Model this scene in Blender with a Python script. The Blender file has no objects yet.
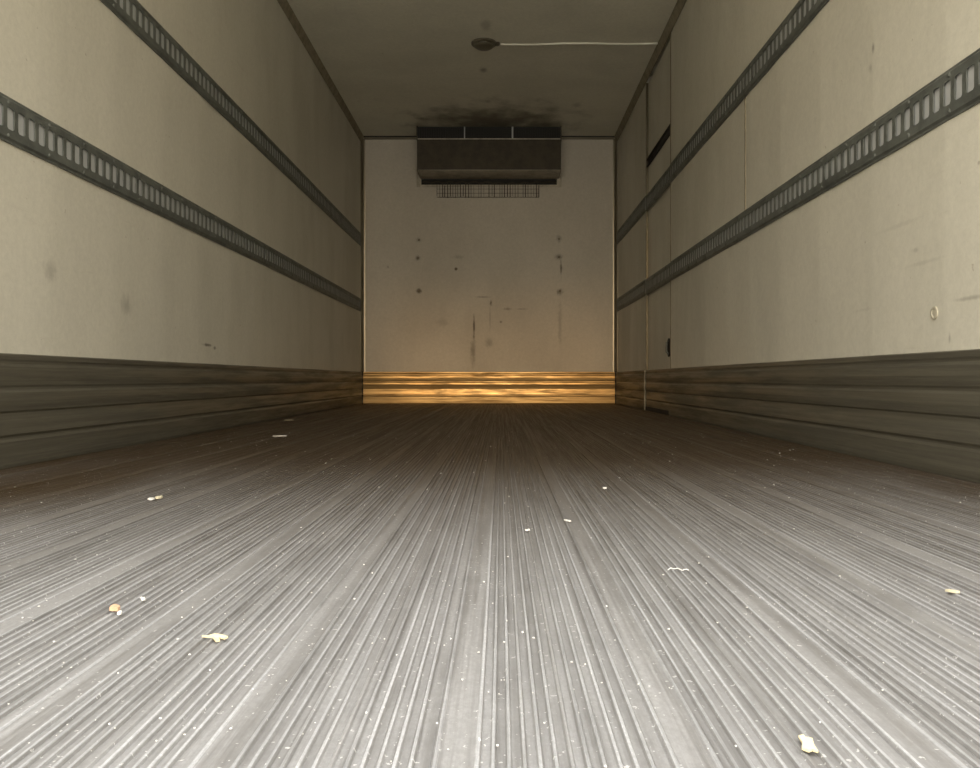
import bpy, bmesh, math, random
from mathutils import Vector, noise
S = bpy.context.scene
COL = S.collection
random.seed(7)
PI = math.pi

# ---------------------------------------------------------------- camera
F = 823.0                     # focal length in pixels of a 980 px wide frame
CAMH = 0.242
cd = bpy.data.cameras.new('camera'); cam = bpy.data.objects.new('camera', cd); COL.objects.link(cam)
cd.sensor_width = 36.0; cd.lens = F / 980 * 36.0
cd.shift_x = -11 / 980; cd.shift_y = -5 / 980
cd.clip_start = 0.01; cd.clip_end = 500
cam.location = (0, 0, CAMH); cam.rotation_euler = (PI / 2, 0, 0)
S.camera = cam
# ---------------------------------------------------------------- view
S.view_settings.view_transform = 'Standard'
S.view_settings.look = 'None'
S.view_settings.gamma = 1
S.view_settings.use_curve_mapping = False
S.view_settings.exposure = 0.45
# ---------------------------------------------------------------- sky: overcast evening, three times brighter overhead than at the warm horizon
XL, XR = -1.354, 1.123        # inner faces of the side walls
YB, YO = 7.97, 0.30          # rear (far) wall, loading opening just behind the camera
ZC = 2.586                    # ceiling
W = bpy.data.worlds.new('sky'); S.world = W; W.use_nodes = True
wn = W.node_tree.nodes; wl = W.node_tree.links; wn.clear()
tc = wn.new('ShaderNodeTexCoord'); sx = wn.new('ShaderNodeSeparateXYZ')
mr = wn.new('ShaderNodeMapRange'); mr.inputs[1].default_value = 0.0; mr.inputs[2].default_value = 1.0
cr = wn.new('ShaderNodeValToRGB'); cr.color_ramp.elements[0].color = (0.40, 0.30, 0.17, 1)
cr.color_ramp.elements[1].color = (1.0, 1.0, 0.99, 1)
e = cr.color_ramp.elements.new(0.30); e.color = (0.58, 0.555, 0.49, 1)
bg = wn.new('ShaderNodeBackground'); bg.inputs[1].default_value = 8.0
wo = wn.new('ShaderNodeOutputWorld')
wl.new(tc.outputs['Generated'], sx.inputs[0]); wl.new(sx.outputs[2], mr.inputs[0])
wl.new(mr.outputs[0], cr.inputs[0]); wl.new(cr.outputs[0], bg.inputs[0]); wl.new(bg.outputs[0], wo.inputs[0])
# portal: emits nothing, only tells the renderer where daylight enters
pl = bpy.data.lights.new('opening_portal', 'AREA'); pl.shape = 'RECTANGLE'; pl.size = XR - XL; pl.size_y = ZC
pl.cycles.is_portal = True
po = bpy.data.objects.new('opening_portal', pl); COL.objects.link(po)
po.location = ((XL + XR) / 2, YO - 0.01, ZC / 2); po.rotation_euler = (PI / 2, 0, 0)
# low hazy sun behind the camera
sl = bpy.data.lights.new('low_sun', 'SUN'); sl.energy = 0.35; sl.angle = math.radians(7); sl.color = (1.0, 0.55, 0.18)
so = bpy.data.objects.new('low_sun', sl); COL.objects.link(so); so.location = (0, -4, 3)
so.rotation_euler = (PI / 2 - math.radians(12.5), 0, math.radians(-1.0))

# ================================================================ helpers
def tag(o, label=None, cat=None, group=None, kind=None):
    if label: o['label'] = label
    if cat: o['category'] = cat
    if group: o['group'] = group
    if kind: o['kind'] = kind
    return o
def empty(name, loc, label=None, cat=None, group=None, kind=None, parent=None):
    o = bpy.data.objects.new(name, None); COL.objects.link(o); o.location = loc
    o.empty_display_size = 0.05
    if parent: o.parent = parent
    return tag(o, label, cat, group, kind)
def obj(name, bm, mat, parent=None, kind=None, smooth=False, recalc=True):
    if recalc: bmesh.ops.recalc_face_normals(bm, faces=bm.faces)
    me = bpy.data.meshes.new(name); bm.to_mesh(me); bm.free()
    me.materials.append(mat)
    if smooth:
        for p in me.polygons: p.use_smooth = True
    o = bpy.data.objects.new(name, me); COL.objects.link(o)
    if parent:
        o.parent = parent
        me.transform(__import__('mathutils').Matrix.Translation(-wloc(parent)))
    if kind: o['kind'] = kind
    return o
def wloc(o):
    v = Vector(o.location)
    while o.parent: o = o.parent; v += Vector(o.location)
    return v
def box(bm, x0, x1, y0, y1, z0, z1, bev=0.0):
    v = [bm.verts.new(p) for p in ((x0,y0,z0),(x1,y0,z0),(x1,y1,z0),(x0,y1,z0),(x0,y0,z1),(x1,y0,z1),(x1,y1,z1),(x0,y1,z1))]
    fs = [bm.faces.new([v[i] for i in q]) for q in ((0,3,2,1),(4,5,6,7),(0,1,5,4),(1,2,6,5),(2,3,7,6),(3,0,4,7))]
    if bev:
        es = list({e for f in fs for e in f.edges})
        bmesh.ops.bevel(bm, geom=es, offset=bev, segments=2, affect='EDGES', profile=0.5)
def extrude_profile(bm, pts, a, b, axis, n=1, fn=None):
    """closed profile pts -> (u,v); axis 'y' : (x=u,z=v) along y ; axis 'x': (y=u,z=v) along x ; axis 'z': (x=u,y=v)"""
    rows = []
    for i in range(n + 1):
        t = a + (b - a) * i / n
        r = []
        for u, v in pts:
            p = (u, t, v) if axis == 'y' else (t, u, v) if axis == 'x' else (u, v, t)
            if fn: p = fn(p)
            r.append(bm.verts.new(p))
        rows.append(r)
    m = len(pts)
    for i in range(n):
        for j in range(m):
            k = (j + 1) % m
            bm.faces.new((rows[i][j], rows[i][k], rows[i+1][k], rows[i+1][j]))
    bm.faces.new(rows[0]); bm.faces.new(rows[-1][::-1])
def tube(bm, path, r, seg=8):
    rows = []
    for i, p in enumerate(path):
        p = Vector(p)
        d = (Vector(path[min(i+1, len(path)-1)]) - Vector(path[max(i-1, 0)])).normalized()
        up = Vector((0, 0, 1)) if abs(d.z) < 0.9 else Vector((1, 0, 0))
        s = d.cross(up).normalized(); u = s.cross(d)
        rows.append([bm.verts.new(p + r * (math.cos(a) * s + math.sin(a) * u)) for a in [2*PI*k/seg for k in range(seg)]])
    for i in range(len(rows)-1):
        for k in range(seg):
            bm.faces.new((rows[i][k], rows[i][(k+1) % seg], rows[i+1][(k+1) % seg], rows[i+1][k]))
    bm.faces.new(rows[0][::-1]); bm.faces.new(rows[-1])
def lathe(bm, prof, c, axis='z', seg=28, sy=1.0):
    """prof = (r, h) list, h measured along axis"""
    rows = []
    for r, h in prof:
        row = []
        for k in range(seg):
            a = 2*PI*k/seg; u, v = r*math.cos(a), r*math.sin(a)*sy
            p = {'z': (u, v, h), 'y': (u, h, v), 'x': (h, u, v)}[axis]
            row.append(bm.verts.new(Vector(c) + Vector(p)))
        rows.append(row)
    for i in range(len(rows)-1):
        for k in range(seg):
            bm.faces.new((rows[i][k], rows[i][(k+1) % seg], rows[i+1][(k+1) % seg], rows[i+1][k]))
    bm.faces.new(rows[0][::-1]); bm.faces.new(rows[-1])

# ================================================================ materials
def mat(name, col, rough=0.5, metal=0.0, spec=0.5):
    m = bpy.data.materials.new(name); m.use_nodes = True
    b = m.node_tree.nodes['Principled BSDF']
    b.inputs['Base Color'].default_value = (*col, 1); b.inputs['Roughness'].default_value = rough
    b.inputs['Metallic'].default_value = metal; b.inputs['Specular IOR Level'].default_value = spec
    return m
class N:
    def __init__(s, m): s.nt = m.node_tree; s.b = s.nt.nodes['Principled BSDF']; s.geo = s.nt.nodes.new('ShaderNodeNewGeometry')
    def link(s, a, b): s.nt.links.new(a, b)
    def noise(s, scale, sc=(1,1,1), detail=4, rough=0.55, loc=(0,0,0), dist=0):
        mp = s.nt.nodes.new('ShaderNodeMapping'); mp.inputs['Scale'].default_value = sc; mp.inputs['Location'].default_value = loc
        s.link(s.geo.outputs['Position'], mp.inputs[0])
        t = s.nt.nodes.new('ShaderNodeTexNoise'); t.inputs['Scale'].default_value = scale; t.inputs['Detail'].default_value = detail
        t.inputs['Roughness'].default_value = rough; t.inputs['Distortion'].default_value = dist
        s.link(mp.outputs[0], t.inputs[0]); return t.outputs[0]
    def rng(s, v, a, b, c=0.0, d=1.0, smooth=True):
        r = s.nt.nodes.new('ShaderNodeMapRange'); r.inputs[1].default_value = a; r.inputs[2].default_value = b
        r.inputs[3].default_value = c; r.inputs[4].default_value = d
        if smooth: r.interpolation_type = 'SMOOTHSTEP'
        s.link(v, r.inputs[0]); return r.outputs[0]
    def math(s, op, a, b=None):
        r = s.nt.nodes.new('ShaderNodeMath'); r.operation = op
        for i, q in enumerate((a, b)):
            if q is None: continue
            if isinstance(q, (int, float)): r.inputs[i].default_value = q
            else: s.link(q, r.inputs[i])
        return r.outputs[0]
    def mix(s, f, a, b):
        r = s.nt.nodes.new('ShaderNodeMix'); r.data_type = 'RGBA'
        for i, q in ((0, f), (6, a), (7, b)):
            if isinstance(q, (int, float)): r.inputs[i].default_value = q
            elif isinstance(q, tuple): r.inputs[i].default_value = (*q, 1)
            else: s.link(q, r.inputs[i])
        return r.outputs[2]
    def sep(s):
        r = s.nt.nodes.new('ShaderNodeSeparateXYZ'); s.link(s.geo.outputs['Position'], r.inputs[0]); return r.outputs
    def spot(s, c, rad, k=1.0, warp=None):
        """soft dark spot at world point c with radii rad"""
        mp = s.nt.nodes.new('ShaderNodeMapping'); mp.vector_type = 'POINT'
        mp.inputs['Location'].default_value = tuple(-c[i] / rad[i] for i in range(3))
        mp.inputs['Scale'].default_value = tuple(1 / r for r in rad)
        s.link(s.geo.outputs['Position'], mp.inputs[0])
        l = s.nt.nodes.new('ShaderNodeVectorMath'); l.operation = 'LENGTH'; s.link(mp.outputs[0], l.inputs[0])
        v = l.outputs['Value']
        if warp is not None: v = s.math('ADD', v, warp)
        return s.rng(v, 0.15, 1.0, k, 0.0)
    def bump(s, h, strength, dist):
        r = s.nt.nodes.new('ShaderNodeBump'); r.inputs['Strength'].default_value = strength; r.inputs['Distance'].default_value = dist
        s.link(h, r.inputs['Height']); s.link(r.outputs[0], s.b.inputs['Normal'])

def liner(name, base, spots=(), dirt=(0.20, 0.15, 0.09), amount=0.36, rough=0.42, smooth=False):
    m = mat(name, base, rough); n = N(m)
    big = n.rng(n.noise(1.6, (1, 1.2, 0.5), 6, 0.65), 0.35, 0.7)
    fine = n.rng(n.noise(45, (1, 1, 1), 6, 0.85), 0.3, 0.7)
    hor = n.rng(n.noise(9, (0.35, 0.35, 5), 5, 0.7, dist=0.3), 0.62, 0.85)
    col = n.mix(n.math('MULTIPLY', big, amount), base, tuple(c * 0.72 for c in base))
    col = n.mix(n.math('MULTIPLY', fine, 0.34), col, tuple(c * 0.6 for c in base))
    col = n.mix(n.math('MULTIPLY', hor, 0.26), col, dirt)
    speck = n.rng(n.noise(38, (1, 1, 1), 2, 0.5, loc=(3, 1, 7)), 0.74, 0.80)
    col = n.mix(n.math('MULTIPLY', speck, 0.45), col, dirt)
    if spots:
        warp = n.rng(n.noise(6 if smooth else 30, (1, 1, 0.5), 4, 0.55 if smooth else 0.7), 0.2, 0.8, -0.35, 0.45, False)
        acc = None
        for c, rad, k in spots:
            v = n.spot(c, rad, k, warp)
            acc = v if acc is None else n.math('MAXIMUM', acc, v)
        col = n.mix(acc, col, (0.05, 0.035, 0.02))
    n.link(col, n.b.inputs['Base Color'])
    n.link(n.rng(big, 0, 1, rough - 0.05, rough + 0.12), n.b.inputs['Roughness'])
    n.bump(n.noise(3.0, (1, 1, 1), 3), 0.25, 0.006)
    return m
def PB(x, y): return ((x - 501) * YB / F, YB, CAMH + (379 - y) * YB / F)      # pixel read on the far wall
def PR(x, y): Y = XR * F / (x - 501); return (XR, Y, CAMH + (379 - y) * Y / F)
def PL(x, y): Y = -XL * F / (501 - x); return (XL, Y, CAMH + (379 - y) * Y / F)
def PF(x, y): Y = CAMH * F / (y - 379); return ((x - 501) * Y / F, Y, 0.0)

BASE = (0.61, 0.585, 0.50)
back_st = []
for x, y, rx, rz, k in ((419,240,.045,.035,.45),(418,258,.04,.035,.6),(419,291,.04,.035,.8),(559,239,.04,.05,.45),(559,257,.05,.04,.55),
        (561,268,.016,.13,.75),(560,292,.045,.05,.6),(560,325,.03,.3,.28),(456,269,.022,.022,1.0),(474,328,.016,.20,.8),(473,352,.04,.2,.45),
        (491,303,.016,.05,.7),(490,318,.012,.16,.3),(483,297,.12,.010,.45),(507,309,.06,.022,.5),(522,309,.10,.009,.4),(501,322,.02,.02,.6),
        (489,342,.06,.07,.35),(388,267,.02,.02,.35),(458,257,.07,.03,.25),(442,322,.09,.06,.18)):
    back_st.append((PB(x, y), (rx, 1.0, rz), k))
M_back = liner('far_wall_liner', (0.60, 0.56, 0.49), back_st, rough=0.6)
left_st = [(PL(208, 345), (1, .09, .010), .8), (PL(215, 348), (1, .03, .012), .7), (PL(50, 270), (1, .05, .05), .3), (PL(127, 305), (1, .06, .05), .35)]
M_left = liner('left_wall_liner', BASE, left_st)
right_st = [(PR(873, 48), (1, .018, .025), .6), (PR(870, 68), (1, .02, .02), .3), (PR(970, 298), (1, .10, .008), .35), (PR(925, 262), (1, .16, .008), .15),
            (PR(915, 250), (1, .03, .012), .3), (PR(950, 338), (1, .008, .02), .4), (PR(900, 225), (1, .2, .01), .12), (PR(862, 310), (1, .1, .008), .12)]
M_right = liner('right_wall_liner', BASE, right_st)
ceil_spots = [((-.13, 6.24, ZC), (.05, .09, 1), .6), ((-.11, 6.95, ZC), (.05, .07, 1), .4), ((-.10, 5.45, ZC), (.05, .12, 1), .3),
           ((-.10, 7.55, ZC), (.95, .80, 1), .75), ((.65, 7.05, ZC), (.06, .09, 1), .3), ((-.17, 4.84, ZC), (.07, .05, 1), .4)]  # widest entry darkens the ceiling around the cooling unit
M_ceil = liner('ceiling_liner', (0.76, 0.735, 0.62), ceil_spots, rough=0.6, smooth=True)

def metal_floor():
    m = mat('scuffed_aluminium_floor', (0.4, 0.4, 0.4), 0.5, 0.15, 0.3); n = N(m)
    X, Y, Z = n.sep()
    streak = n.rng(n.noise(70, (1, 0.010, 0.02), 6, 0.8), 0.38, 0.62)
    blot = n.rng(n.noise(16, (1, 0.4, 0.1), 8, 0.8), 0.35, 0.68)
    col = n.mix(streak, (0.13, 0.128, 0.127), (0.30, 0.30, 0.305))
    col = n.mix(n.math('MULTIPLY', blot, 0.55), col, (0.34, 0.34, 0.34))
    iso = n.rng(n.noise(260, (1, 0.6, 1), 3, 0.8), 0.35, 0.65)
    col = n.mix(n.math('MULTIPLY', iso, 0.38), col, (0.15, 0.148, 0.148))
    # grime packed between the ridges
    low = n.rng(Z, -0.0009, -0.0005, 0.45, 0.0)
    col = n.mix(low, col, (0.09, 0.082, 0.072))
    # brown grime at walls and far end; far ramp also paints in light falloff
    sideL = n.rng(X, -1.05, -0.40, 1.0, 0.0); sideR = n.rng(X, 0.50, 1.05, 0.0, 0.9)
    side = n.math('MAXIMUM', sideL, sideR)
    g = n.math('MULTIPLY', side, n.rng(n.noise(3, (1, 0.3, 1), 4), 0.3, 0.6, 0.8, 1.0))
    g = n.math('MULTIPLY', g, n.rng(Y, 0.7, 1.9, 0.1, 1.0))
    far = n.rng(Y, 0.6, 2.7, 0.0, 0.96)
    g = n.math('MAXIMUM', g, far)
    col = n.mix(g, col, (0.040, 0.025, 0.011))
    sp = n.rng(n.noise(190, (1, 1, 1), 2), 0.67, 0.73)
    col = n.mix(n.math('MULTIPLY', sp, 0.6), col, (0.50, 0.49, 0.47))
    n.link(col, n.b.inputs['Base Color'])
    n.link(n.rng(streak, 0, 1, 0.46, 0.62), n.b.inputs['Roughness'])
    n.bump(n.noise(120, (1, 0.2, 1), 4), 0.25, 0.001)
    return m
M_floor = metal_floor()
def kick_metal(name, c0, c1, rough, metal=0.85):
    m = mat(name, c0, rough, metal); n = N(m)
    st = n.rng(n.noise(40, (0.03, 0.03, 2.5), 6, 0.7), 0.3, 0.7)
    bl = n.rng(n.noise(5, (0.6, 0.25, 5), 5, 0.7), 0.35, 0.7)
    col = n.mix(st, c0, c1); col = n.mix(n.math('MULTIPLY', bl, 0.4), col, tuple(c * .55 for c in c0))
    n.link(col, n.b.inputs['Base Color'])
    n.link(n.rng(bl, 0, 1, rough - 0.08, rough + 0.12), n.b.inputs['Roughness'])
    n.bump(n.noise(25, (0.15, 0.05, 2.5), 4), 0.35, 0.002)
    return m
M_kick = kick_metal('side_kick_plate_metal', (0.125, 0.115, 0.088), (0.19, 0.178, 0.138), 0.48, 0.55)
M_kickb = kick_metal('far_kick_plate_sun_tint', (0.24, 0.155, 0.06), (0.52, 0.365, 0.17), 0.38, 0.7)  # aluminium plate with the warm sun reflection painted into its base colour
def steel(name, c, rough=.5, metal=.6):
    m = mat(name, c, rough, metal); n = N(m)
    bl = n.rng(n.noise(14, (1, 1, 1), 6, 0.7), 0.35, 0.7); ru = n.rng(n.noise(22, (1, 1, 1), 4, 0.7, loc=(5, 2, 1)), 0.66, 0.78)
    col = n.mix(bl, c, tuple(x * 0.6 for x in c)); col = n.mix(n.math('MULTIPLY', ru, 0.6), col, (0.16, 0.10, 0.06))
    n.link(col, n.b.inputs['Base Color']); return m
M_rail = steel('galvanised_track_steel', (0.145, 0.155, 0.14), 0.5, 0.35)
M_strip = mat('pale_grey_backing', (0.42, 0.43, 0.43), 0.5, 0.1)
M_cove = steel('dull_cove_trim', (0.30, 0.265, 0.19), 0.6, 0.2)
M_corner = mat('bright_corner_trim', (0.26, 0.235, 0.185), 0.34, 0.85)
M_bolt = mat('dirty_bolt', (0.16, 0.13, 0.09), 0.6)
M_black = mat('black_rubber', (0.012, 0.011, 0.010), 0.7)
M_dark = steel('dark_grimy_housing', (0.048, 0.038, 0.022), 0.55, 0.2)
M_under = steel('grimy_lit_housing', (0.50, 0.46, 0.38), 0.5, 0.2)  # paler than the front: bounce light on the underside put into the colour
M_wire = mat('dark_wire', (0.055, 0.045, 0.035), 0.6, 0.2)
M_white = mat('white_plastic', (0.72, 0.70, 0.62), 0.45)
M_lens = mat('dusty_lamp_lens', (0.10, 0.088, 0.06), 0.35)
M_asph = mat('yard_concrete', (0.34, 0.32, 0.28), 0.9)
M_out = mat('outer_skin', (0.5, 0.5, 0.5), 0.5)

# ================================================================ room shell
# floor: a slab with one object per extruded aluminium plank
bm = bmesh.new(); box(bm, XL, XR, YO, YB, -0.10, -0.012)
floor = obj('floor', bm, M_dark, kind='structure')
PITCH = 0.1524; LANE = 0.030; NR = 12; RP = (PITCH - LANE - 0.002) / NR
def plank_profile(x0, x1, ref):
    """top line of a plank between x0 and x1, ridge pattern referenced to ref"""
    top = [(x0, -0.003)] ; zb = -0.0026
    c = ref + LANE * 0.0
    pts = [(ref + 0.0008, zb), (ref + 0.0020, 0.0), (ref + 0.0040, 0.0), (ref + 0.0052, -0.0010), (ref + LANE - 0.004, -0.0010)]
    for i in range(NR):
        a = ref + LANE + i * RP
        h = (0.0, -0.0003, -0.0001, -0.0007, 0.0, -0.0004, -0.0009, 0.0, -0.0002, -0.0006, 0.0, -0.0003)[i]
        pts += [(a - 0.0022, zb if i else -0.0010), (a - 0.0010, h), (a + 0.0010, h), (a + 0.0022, zb)]
    pts += [(ref + PITCH - 0.001, zb)]
    pts = [p for p in pts if x0 < p[0] < x1]
    return [(x0 + .0001, zb)] + pts + [(x1 - .0001, zb), (x1 - .0001, -0.012), (x0 + .0001, -0.012)]
REF0 = -0.028 - LANE / 2 - 0.002
def make_plank(x0, x1, ref):
    bm = bmesh.new(); extrude_profile(bm, plank_profile(x0, x1, ref), YO, YB, 'y')
    return obj('floor_plank', bm, M_floor, floor)
k = math.ceil((XL - REF0) / PITCH)
make_plank(XL, REF0 + k * PITCH, REF0 + (k - 1) * PITCH)
proto = make_plank(REF0, REF0 + PITCH, REF0)
while REF0 + (k + 1) * PITCH < XR:
    if k != 0:
        c = proto.copy(); COL.objects.link(c); c.location.x = k * PITCH
    k += 1
make_plank(REF0 + k * PITCH, XR, REF0 + k * PITCH)

# side walls: lining sheet bowed slightly between the wall posts every 0.4064 m
BAY = 0.4064
def bow(y): return 0.0021 * (abs(math.sin(PI * (y - 2.49) / BAY)) + 0.35 * math.sin(y * 5.3) + 0.3 * math.sin(y * 2.1 + 1))
def sheet(bm, side, y0, y1, z0, z1, th, off=0.0):
    """vertical lining sheet on the left (-1) or right (+1) wall"""
    xw = XL if side < 0 else XR
    n = max(1, int((y1 - y0) / BAY * 6))
    rows = []
    for i in range(n + 1):
        y = y0 + (y1 - y0) * i / n
        xi = xw + side * (off + bow(y)); xo = xw + side * (off + th)
        rows.append([bm.verts.new(p) for p in ((xi, y, z0), (xi, y, z1), (xo, y, z1), (xo, y, z0))])
    for i in range(n):
        for j in range(4):
            bm.faces.new((rows[i][j], rows[i][(j+1) % 4], rows[i+1][(j+1) % 4], rows[i+1][j]))
    bm.faces.new(rows[0]); bm.faces.new(rows[-1][::-1])
bm = bmesh.new(); sheet(bm, -1, YO, YB, -0.10, ZC, 0.09)
obj('wall_left', bm, M_left, kind='structure')
DY0, DY1, DEPTH = 5.44, 6.37, 0.014      # side door
bm = bmesh.new(); box(bm, XR + 0.045, XR + 0.10, YO, YB, -0.10, ZC)
wr = obj('wall_right', bm, M_out, kind='structure')
ZL, ZU = 0.953, 1.600                    # heights of the two load rails
SEAM = 3.79
g = 0.0012
def rpanel(y0, y1, z0, z1):
    bm = bmesh.new(); sheet(bm, 1, y0, y1, z0, z1, 0.045); return obj('wall_panel', bm, M_right, wr)
rpanel(YO, DY0 - g, -0.10, ZL)
bm = bmesh.new(); box(bm, XR - .0008, XR + .04, SEAM - .006, SEAM + .006, ZL + .06, ZU - .06); obj('joint_strip', bm, M_cove, wr)
rpanel(YO, SEAM - .007, ZL, ZU); rpanel(SEAM + .007, DY0 - g, ZL, ZU)
rpanel(YO, DY0 - g, ZU, ZC)
rpanel(DY1, YB, -0.10, ZC)
bm = bmesh.new(); box(bm, XL - .09, XR + .10, YB, YB + 0.08, -0.10, ZC)
obj('wall_back', bm, M_back, kind='structure')
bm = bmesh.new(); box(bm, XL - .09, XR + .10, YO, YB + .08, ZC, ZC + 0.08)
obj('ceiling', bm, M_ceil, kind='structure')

# ---------------------------------------------------------------- kick plates (extruded, ribbed)
KH = 0.312
KPB = None
KP = [(.000, .000), (.013, .000), (.015, .010), (.015, .070), (.012, .078), (.012, .083), (.017, .090), (.015, .118), (.012, .140), (.0115, .149),
      (.016, .155), (.018, .180), (.016, .205), (.0125, .213), (.0125, .219), (.015, .225), (.017, .250), (.015, .276), (.012, .284), (.012, .290), (.014, .296), (.014, .309), (.010, .312), (.000, .312)]
def kick(side, y0, y1, mat_, name, parent=None, off=0.0, kind='structure'):
    bm = bmesh.new()
    xw = (XL if side < 0 else XR) + side * off
    extrude_profile(bm, [(xw - side * d, z) for d, z in KP], y0, y1, 'y')
    return obj(name, bm, mat_, parent, kind=None if parent else kind)
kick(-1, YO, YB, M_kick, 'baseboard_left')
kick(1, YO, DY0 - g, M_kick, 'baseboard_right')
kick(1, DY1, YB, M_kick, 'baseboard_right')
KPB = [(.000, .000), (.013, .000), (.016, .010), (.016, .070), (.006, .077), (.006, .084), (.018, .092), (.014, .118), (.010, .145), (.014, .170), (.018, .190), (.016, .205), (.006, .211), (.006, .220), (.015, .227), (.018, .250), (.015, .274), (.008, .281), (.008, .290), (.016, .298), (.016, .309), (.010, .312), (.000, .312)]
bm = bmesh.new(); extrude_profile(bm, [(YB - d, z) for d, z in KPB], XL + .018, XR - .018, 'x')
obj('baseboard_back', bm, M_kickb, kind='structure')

# ---------------------------------------------------------------- trims
def cove(pts, a, b, axis, m, name='trim_1', smooth=False):
    bm = bmesh.new(); extrude_profile(bm, pts, a, b, axis); return obj(name, bm, m, kind='structure', smooth=smooth)
def cove_pts(xc, s, w=.030, h=.055):
    return [(xc, ZC), (xc, ZC - h), (xc + s * .004, ZC - h), (xc + s * .010, ZC - h + .010), (xc + s * (w - .006), ZC - .010), (xc + s * w, ZC - .004), (xc + s * w, ZC)]
cove(cove_pts(XL, 1), YO, YB, 'y', M_cove, 'trim_1')
cove(cove_pts(XR, -1), YO, YB, 'y', M_cove, 'trim_2')
cove([(YB, ZC), (YB, ZC - .025), (YB - .006, ZC - .025), (YB - .012, ZC - .018), (YB - .012, ZC)], XL + .03, XR - .03, 'x', M_corner, 'trim_3')
cove([(YB - .012, ZC), (YB - .012, ZC - .006), (YB - .03, ZC - .006), (YB - .034, ZC)], XL + .03, XR - .03, 'x', M_black, 'trim_4')
def corner_pts(xc, s, w=.040):
    r = [(xc, YB), (xc, YB - w)]
    for i in range(7):
        a = PI / 2 * i / 6
        r.append((xc + s * (.004 + (w - .004) * (1 - math.cos(a))), YB - .004 - (w - .004) * (1 - math.sin(a))))
    r.append((xc + s * w, YB))
    return r
cove(corner_pts(XL, 1), KH, ZC - .02, 'z', M_corner, 'trim_5')
cove(corner_pts(XR, -1), KH, ZC - .02, 'z', M_corner, 'trim_6')
for i, (xc, s) in enumerate(((XL, 1), (XR, -1))):       # dark butt joint in the kick plate corners
    bm = bmesh.new(); box(bm, min(xc, xc + s * .022), max(xc, xc + s * .022), YB - .024, YB, 0, KH + .004)
    obj('trim_%d' % (7 + i), bm, M_black, kind='structure')

# ---------------------------------------------------------------- load rails with punched slots
RH = 0.126; SP = 0.0508
def rail_mesh(side, y0, y1, off=0.0):
    """front web of a horizontal logistic track: real holes, folded flanges"""
    bm = bmesh.new()
    xw = (XL if side < 0 else XR) + side * off
    X0 = xw - side * .0095; X1 = xw - side * .0065         # web faces (inner, back)
    zt, zb = RH / 2, -RH / 2; hw, ht, hb, ch = .0165, .032, -.028, .005
    n = int((y1 - y0) / SP); y = y0
    m = (y1 - y0 - n * SP) / 2
    def quad(a): bm.faces.new([bm.verts.new(p) for p in a])
    for X in (X0, X1):
        if m > 1e-5:
            for a, b in ((y0, y0 + m), (y1 - m, y1)):
                quad([(X, a, zb + .012), (X, b, zb + .012), (X, b, zt - .012), (X, a, zt - .012)])
        for i in range(n):
            a = y0 + m + i * SP; b = a + SP; c = (a + b) / 2
            h = [(c - hw, hb + ch), (c - hw + ch, hb), (c + hw - ch, hb), (c + hw, hb + ch), (c + hw, ht - ch), (c + hw - ch, ht), (c - hw + ch, ht), (c - hw, ht - ch)]
            T, B = zt - .012, zb + .012
            hv = [bm.verts.new((X, *p)) for p in h]
            o = [bm.verts.new((X, *p)) for p in ((a, B), (b, B), (b, T), (a, T))]
            for f in ((o[0], o[1], hv[2], hv[1]), (o[1], hv[3], hv[2]), (o[1], o[2], hv[4], hv[3]), (o[2], hv[5], hv[4]),
                      (o[2], o[3], hv[6], hv[5]), (o[3], hv[7], hv[6]), (o[3], o[0], hv[0], hv[7]), (o[0], hv[1], hv[0])):
                bm.faces.new(f)
    for i in range(n):                                       # walls of the holes
        a = y0 + m + i * SP; b = a + SP; c = (a + b) / 2
        h = [(c - hw, hb + ch), (c - hw + ch, hb), (c + hw - ch, hb), (c + hw, hb + ch), (c + hw, ht - ch), (c + hw - ch, ht), (c - hw + ch, ht), (c - hw, ht - ch)]
        for j in range(8):
            p, q = h[j], h[(j + 1) % 8]
            quad([(X0, *p), (X0, *q), (X1, *q), (X1, *p)])
    for s in (1, -1):                                        # folded flanges down to the wall
        z0 = s * (RH / 2 - .012)
        prof = [(X0, z0), (xw - side * .0045, z0 + s * .006), (xw - side * .004, z0 + s * .012), (xw, z0 + s * .012), (xw, z0), (X1, z0)]
        extrude_profile(bm, prof, y0, y1, 'y')
    return bm
def shift(bm, z):
    for v in bm.verts: v.co.z += z
    return bm
def rail(side, y0, y1, zc, label, group=None, parent=None, off=0.0):
    xw = (XL if side < 0 else XR) + side * off
    if parent is None:
        r = empty('load_rail', (xw, y0, zc - RH / 2), label, 'rail', group)
        names = ('slotted_web', 'backing_strip', 'rivets')
        obj(names[0], shift(rail_mesh(side, y0, y1, off), zc), M_rail, r)
    else:
        r = obj('rail_section', shift(rail_mesh(side, y0, y1, off), zc), M_rail, parent)
    bm = bmesh.new()
    xa, xb = sorted((xw - side * .0015, xw - side * .0028))
    box(bm, xa, xb, y0, y1, zc - .045, zc + .045)
    obj('backing_strip', bm, M_strip, r)
    bm = bmesh.new(); y = y0 + .12
    while y < y1 - .02:
        for dz in (RH/2 - .018, -RH/2 + .018):
            lathe(bm, [(.0065, 0), (.006, -side * .002), (.003, -side * .0035)], (xw - side * .0093, y, zc + dz), 'x', 8)
        y += .2032
    obj('rivets', bm, M_rail, r, kind='stuff')
    return r
rail(-1, YO, YB - .045, ZU - .016, 'grey slotted steel load rail, the higher of two on the left wall')
rail(-1, YO, YB - .045, ZL, 'grey slotted steel load rail, the lower of two on the left wall')
rail(1, YO, DY0 - .004, ZU, 'long grey slotted load rail, the upper of two on the right wall nearest the viewer')
rail(1, YO, DY0 - .004, ZL, 'long grey slotted load rail, the lower of two on the right wall nearest the viewer')
rail(1, DY1 + .004, YB - .045, ZU, 'short upper load rail between the side door and the far right corner')
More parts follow.
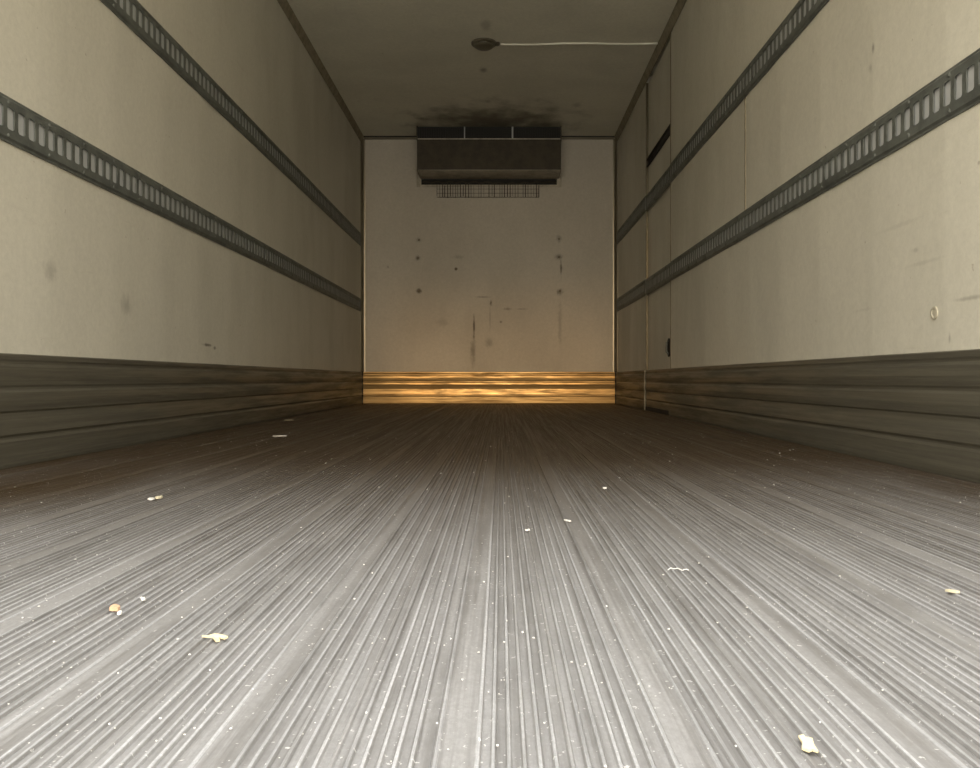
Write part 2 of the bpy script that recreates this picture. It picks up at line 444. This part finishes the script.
rail(1, DY1 + .004, YB - .045, ZL, 'short lower load rail between the side door and the far right corner')

# ---------------------------------------------------------------- side door, set back 2 cm
dr = empty('door_1', (XR + DEPTH, DY0, 0), kind='structure')
bm = bmesh.new(); sheet(bm, 1, DY0 + .029, DY1 - .006, 0.035, ZC - .06, .020, DEPTH); obj('door_leaf', bm, M_right, dr)
kb = kick(1, DY0 + .029, DY1 - .006, M_kick, 'kick_plate', dr, DEPTH - .004)
rail(1, DY0 + .030, DY1 - .012, ZU, None, parent=dr, off=DEPTH - .008)
rail(1, DY0 + .030, DY1 - .012, ZL, None, parent=dr, off=DEPTH - .008)
bm = bmesh.new(); box(bm, XR - .001, XR + DEPTH + .03, DY1 - .005, DY1 + .012, 0, ZC - .055, .002)
obj('door_jamb', bm, mat('scuffed_jamb', (0.13, 0.115, 0.085), 0.32, 0.8), dr)
bm = bmesh.new(); box(bm, XR - .006, XR + DEPTH + .02, DY0, DY1, .0005, .032, .003); obj('door_sill', bm, M_black, dr)
bm = bmesh.new(); box(bm, XR - .001, XR + DEPTH + .01, DY0 + .0005, DY0 + .020, .03, ZC - .055); obj('door_seal', bm, M_cove, dr)
# dark channel high on the leaf
bm = bmesh.new()
extrude_profile(bm, [(XR + DEPTH, 1.878), (XR + DEPTH - .014, 1.878), (XR + DEPTH - .014, 1.886), (XR + DEPTH - .003, 1.889), (XR + DEPTH - .003, 1.929), (XR + DEPTH - .014, 1.932), (XR + DEPTH - .014, 1.940), (XR + DEPTH, 1.940)], DY0 + .030, DY1 - .01, 'y')
obj('latch_channel', bm, M_black, dr)
# flush pull near the front edge
hy, hz = 5.565, .455
bm = bmesh.new(); lathe(bm, [(.075, 0), (.075, -.004), (.066, -.006), (.060, -.001)], (XR + DEPTH, hy, hz), 'x', 24, 0.85)
for v in bm.verts: v.co.y = hy + (v.co.y - hy) * .80
h = obj('pull_handle', bm, M_black, dr)
bm = bmesh.new(); tube(bm, [(XR + DEPTH - .002, hy, hz + .045), (XR + DEPTH - .016, hy, hz + .035), (XR + DEPTH - .018, hy, hz - .03), (XR + DEPTH - .002, hy, hz - .045)], .007)
obj('grip', bm, M_rail, h)

# ---------------------------------------------------------------- evaporator (cooling unit) under the ceiling
EX0, EX1, EY = -.778, .556, 7.62
ev = empty('cooling_unit', ((EX0 + EX1) / 2, YB, 2.10), 'dark grimy box-shaped cooling unit hung under the ceiling on the far wall', 'cooler')
ZT, ZB = 2.464, 2.177
bm = bmesh.new(); box(bm, EX0 + .004, EX1 - .004, EY, EY + .006, ZB + .004, ZT, .002); obj('front_panel', bm, M_dark, ev)
for x in (EX0, EX1 - .004):
    bm = bmesh.new(); extrude_profile(bm, [(EY + .001, ZB), (YB, ZB), (YB, ZC - .001), (EY + .001, ZC - .001)], x, x + .004, 'x'); obj('side_panel', bm, M_dark, ev)
bm = bmesh.new(); box(bm, EX0 + .004, EX1 - .004, EY + .006, YB - .006, ZB, ZB + .004); up = obj('bottom_panel', bm, M_under, ev)
bm = bmesh.new()
for x in (EX0 + .02, EX1 - .03):
    bm = bmesh.new(); box(bm, x, x + .008, EY + .02, YB - .02, ZB - .006, ZB); obj('stiffening_fold', bm, M_under, up)
bm = bmesh.new(); box(bm, EX0 + .004, EX1 - .004, EY + .028, EY + .034, ZT - .05, ZC - .001); obj('coil', bm, M_black, ev)
bm = bmesh.new()
for i in range(60):
    x = EX0 + .02 + i * (EX1 - EX0 - .04) / 59; box(bm, x, x + .001, EY + .018, EY + .028, ZT - .045, ZC - .004)
obj('coil_fins', bm, M_black, ev, kind='stuff')
bm = bmesh.new(); box(bm, EX0 + .004, EX1 - .004, EY - .004, EY + .02, ZT - .004, ZT + .006, .002); obj('outlet_lip', bm, M_under, ev)
for px, w in ((464.5, .010), (512.5, .014)):
    x = (px - 501) * EY / F
    bm = bmesh.new(); box(bm, x - w / 2, x + w / 2, EY + .001, EY + .016, ZT + .004, ZC - .002); obj('outlet_divider', bm, M_strip, ev)
for xa, xb, dz in ((EX0 - .004, EX0 + .006, .01), (EX1 - .006, EX1 + .004, .02)):
    bm = bmesh.new(); box(bm, xa, xb, EY - .006, EY + .012, ZT - dz, ZC - .002); obj('outlet_frame', bm, M_dark, ev)
# return air frame on the wall under the box
fx0, fx1, fz0, fz1 = -.815, .585, 2.098, ZB
bm = bmesh.new()
box(bm, fx0, fx0 + .045, YB - .018, YB - .001, fz0, fz1 + .10, .003); box(bm, fx1 - .045, fx1, YB - .018, YB - .001, fz0, fz1 + .10, .003)
box(bm, fx0 + .045, fx1 - .045, YB - .018, YB - .001, fz0, fz0 + .022, .003)
obj('wall_flange', bm, M_under, ev)
bm = bmesh.new(); box(bm, fx0 + .045, fx1 - .045, YB - .008, YB - .002, fz0 + .022, fz1); obj('return_opening', bm, M_black, ev)
bm = bmesh.new(); tube(bm, [(fx0 + .05 + i * (fx1 - fx0 - .1) / 40, YB - .020, fz0 + .045 + .006 * math.sin(i * 1.7) - .012 * math.exp(-((i - 26) / 6) ** 2)) for i in range(41)], .006, 6)
obj('drip_edge', bm, M_dark, ev)
gd = bmesh.new()
gx0, gx1 = (437 - 501) * YB / F, (539 - 501) * YB / F
box(gd, gx0, gx1, YB - .0225, YB - .0185, 1.996, 2.0)
for z in (2.035, 2.075): box(gd, gx0, gx1, YB - .0225, YB - .0185, z, z + .003)
wg = obj('wire_guard', gd, M_wire, ev)
rnd = random.Random(3)
for i in range(40):
    x = gx0 + (i + .25 * rnd.random()) * (gx1 - gx0) / 39.3
    if rnd.random() < .12: continue
    w = rnd.choice((.003, .0045, .0075)); z1 = 2.11
    bm = bmesh.new(); box(bm, x - w / 2, x + w / 2, YB - .026, YB - .0225, 1.99 + rnd.random() * .02, z1 + rnd.random() * .03); obj('guard_wire', bm, M_wire, wg)

# ---------------------------------------------------------------- ceiling lamp and conduit
ly = 5.74; lx = (484 - 501) * ly / F
lp = empty('ceiling_lamp', (lx, ly, ZC), 'small round unlit lamp on the ceiling at the end of the thin white conduit', 'lamp')
bm = bmesh.new(); lathe(bm, [(.088, 0), (.088, -.010), (.080, -.016), (.060, -.017)], (lx, ly, ZC), 'z', 32, 1.0); obj('rim', bm, M_lens, lp, smooth=False)
bm = bmesh.new(); lathe(bm, [(.074, -.012), (.070, -.024), (.054, -.036), (.030, -.043), (.004, -.045)], (lx, ly, ZC), 'z', 32); obj('lens', bm, M_lens, lp, smooth=True)
bm = bmesh.new(); lathe(bm, [(.022, 0), (.022, -.012), (.012, -.018)], (lx + .045, ly + .0, ZC - .001), 'z', 16)
for v in bm.verts: v.co.x += .045
obj('cable_gland', bm, M_lens, lp)
x0 = lx + .112; x1 = XR - .032
path = [(x0 + (x1 - x0) * t / 24, ly + .008 * math.sin(t * .4) - .012 * t / 24, ZC - .009) for t in range(25)]
bm = bmesh.new(); tube(bm, path, .007, 8)
cn = obj('conduit', bm, M_white, smooth=True); tag(cn, 'thin white conduit running across the ceiling from the lamp to the right wall', 'conduit')

# ---------------------------------------------------------------- round plug on the right wall
p = PR(935, 313)
bm = bmesh.new(); lathe(bm, [(.017, 0), (.017, -.003), (.012, -.004), (.009, -.002)], (p[0] + bow(p[1]), p[1], p[2]), 'x', 20)
pg = obj('wall_plug', bm, mat('cream_plug', (.40, .37, .29), .6)); tag(pg, 'small round cream plug low on the right wall near the right edge', 'plug')
# bolt heads on the far wall
def bolt(px, py, r, label):
    q = PB(px, py)
    bm = bmesh.new(); lathe(bm, [(r, -.001), (r, -.003), (r * .6, -.006)], q, 'y', 10)
    tag(obj('bolt_head', bm, M_bolt), label, 'bolt', 'bolt heads on the far wall')
for px, py, r, lb in ((419, 240, .010, 'faint stained bolt head, top of the three in the left column on the far wall'),
                  (418, 258, .010, 'dirty bolt head, middle of the three in the left column on the far wall'),
                  (419, 291, .014, 'dark bolt head, bottom of the three in the left column on the far wall'),
                  (559, 239, .008, 'faint stained bolt head, top of the three in the right column on the far wall'),
                  (559, 257, .010, 'dirty bolt head, middle of the three in the right column on the far wall'),
                  (560, 291, .011, 'dirty bolt head, bottom of the three in the right column on the far wall'),
                  (456, 269, .013, 'single small black bolt head left of centre on the far wall')):
    bolt(px, py, r, lb)

# ---------------------------------------------------------------- litter on the floor
M_y = mat('pale_yellow_wood', (.52, .44, .27), .7); M_p = mat('pinkish_crumb', (.45, .29, .18), .8); M_w = mat('white_grit', (.52, .51, .48), .7)
M_t = mat('straw_wood', (.42, .38, .27), .7)
def flake(bm, c, pts, th, rot, seed):
    r = random.Random(seed); a = []; b = []
    for x, y in pts:
        X = c[0] + x * math.cos(rot) - y * math.sin(rot); Y = c[1] + x * math.sin(rot) + y * math.cos(rot)
        z = .0003 + r.random() * th * .5
        a.append(bm.verts.new((X, Y, z))); b.append(bm.verts.new((X, Y, z + th)))
    n = len(pts)
    bm.faces.new(a[::-1]); bm.faces.new(b)
    for i in range(n): bm.faces.new((a[i], a[(i+1) % n], b[(i+1) % n], b[i]))
def chip(name, px, py, lx_, ly_, rot, m, label, cat='chip', th=.0022, shape=None, seed=1):
    c = PF(px, py)
    pts = shape or [(-.5, -.3), (-.15, -.5), (.3, -.42), (.5, -.05), (.35, .4), (-.05, .5), (-.42, .25)]
    bm = bmesh.new(); flake(bm, c, [(x * lx_, y * ly_) for x, y in pts], th, rot, seed)
    return tag(obj(name, bm, m), label, cat)
fork = [(-.60, .10), (-.10, -.08), (.24, -.85), (.38, -.72), (.20, -.18), (.52, -.42), (.62, -.22), (.20, .22), (-.10, .34), (-.35, .12)]
chip('wood_chip', 215, 638, .021, .017, 0.05, M_y, 'pale yellow forked wood chip on the floor, left of the middle', 'wood chip', .0016, fork, 4)
chip('wood_chip', 807, 746, .0095, .024, -0.18, M_y, 'pale yellow flat wood chip on the floor near the bottom right', 'wood chip', .0016, [(-.5, -.35), (-.1, -.5), (.15, -.4), (.5, -.5), (.42, -.1), (.5, .3), (.1, .42), (.0, .55), (-.4, .4), (-.3, 0)], 5)
chip('crumb', 115, 611, .010, .016, 0.4, M_p, 'pinkish beige crumb on the floor at the left', 'crumb', .004, None, 6)
chip('crumb', 119.5, 615, .0045, .006, 0.4, M_w, 'round white crumb touching the pinkish beige crumb', 'crumb', .003, None, 7)
chip('crumb', 143, 601, .004, .006, 0.9, M_w, 'lone white crumb behind and right of the pinkish beige crumb', 'crumb', .003, None, 8)
chip('splinter', 151.5, 500, .012, .016, 0.1, M_w, 'pale splinter on the dim left floor, left one of a close pair', 'splinter', .003, None, 9)
chip('splinter', 159, 499, .010, .018, -.2, M_t, 'pale splinter on the dim left floor, right one of a close pair', 'splinter', .004, None, 10)
chip('splinter', 280, 436.5, .056, .03, 0.0, M_w, 'long pale splinter lying far back on the left of the floor', 'splinter', .003, None, 11)
chip('splinter', 289, 420.5, .052, .05, 0.1, M_t, 'dull tan splinter farthest back beside the left wall', 'splinter', .003, None, 12)
chip('wood_chip', 953, 593, .015, .008, -.9, M_t, 'narrow straw coloured wood chip at the right side of the floor', 'wood chip', .0025, None, 13)
chip('crumb', 604.5, 489, .008, .014, 0.3, M_w, 'bright white crumb right of centre on the dim middle floor', 'crumb', .003, None, 14)
chip('splinter', 527.5, 531, .008, .004, 0.1, M_w, 'short white splinter lying crosswise near the floor centre', 'splinter', .002, None, 15)
chip('splinter', 567.5, 521.5, .0035, .018, .7, M_w, 'thin white splinter lying lengthwise right of the floor centre', 'splinter', .002, None, 16)
c = PF(678, 571)
bm = bmesh.new(); tube(bm, [(c[0] - .013 + .026 * t / 10, c[1] + .006 * math.sin(t * .5) + .004 * (t > 7), .0012 + .0015 * math.sin(t * .9) ** 2) for t in range(11)], .0006, 5)
tag(obj('fibre', bm, M_w), 'thin curled white fibre on the floor right of centre', 'fibre')
bm = bmesh.new(); rnd = random.Random(11)
for i in range(760):
    y = .46 * math.exp(rnd.random() ** 0.85 * 2.1); x = rnd.uniform(max(XL + .1, -.68 * y), min(XR - .1, .64 * y))
    s = rnd.choice((.0007, .0008, .0009, .0011, .0015)) * (0.42 + 0.25 * y)
    k = rnd.choice((4, 5, 6))
    flake(bm, (x, y), [(s * math.cos(2*PI*j/k) * rnd.uniform(.6, 1.2), s * 1.2 * math.sin(2*PI*j/k) * rnd.uniform(.6, 1.2)) for j in range(k)], s * .8, rnd.random() * 6, i)
gr = obj('grit', bm, M_w, kind='stuff'); tag(gr, 'fine white grit scattered over the ribbed metal floor', 'grit')

# yard outside, below the sill of the open rear
bm = bmesh.new(); box(bm, -60, 60, -90, 40, -1.3, -1.2); obj('ground', bm, M_asph, kind='structure')
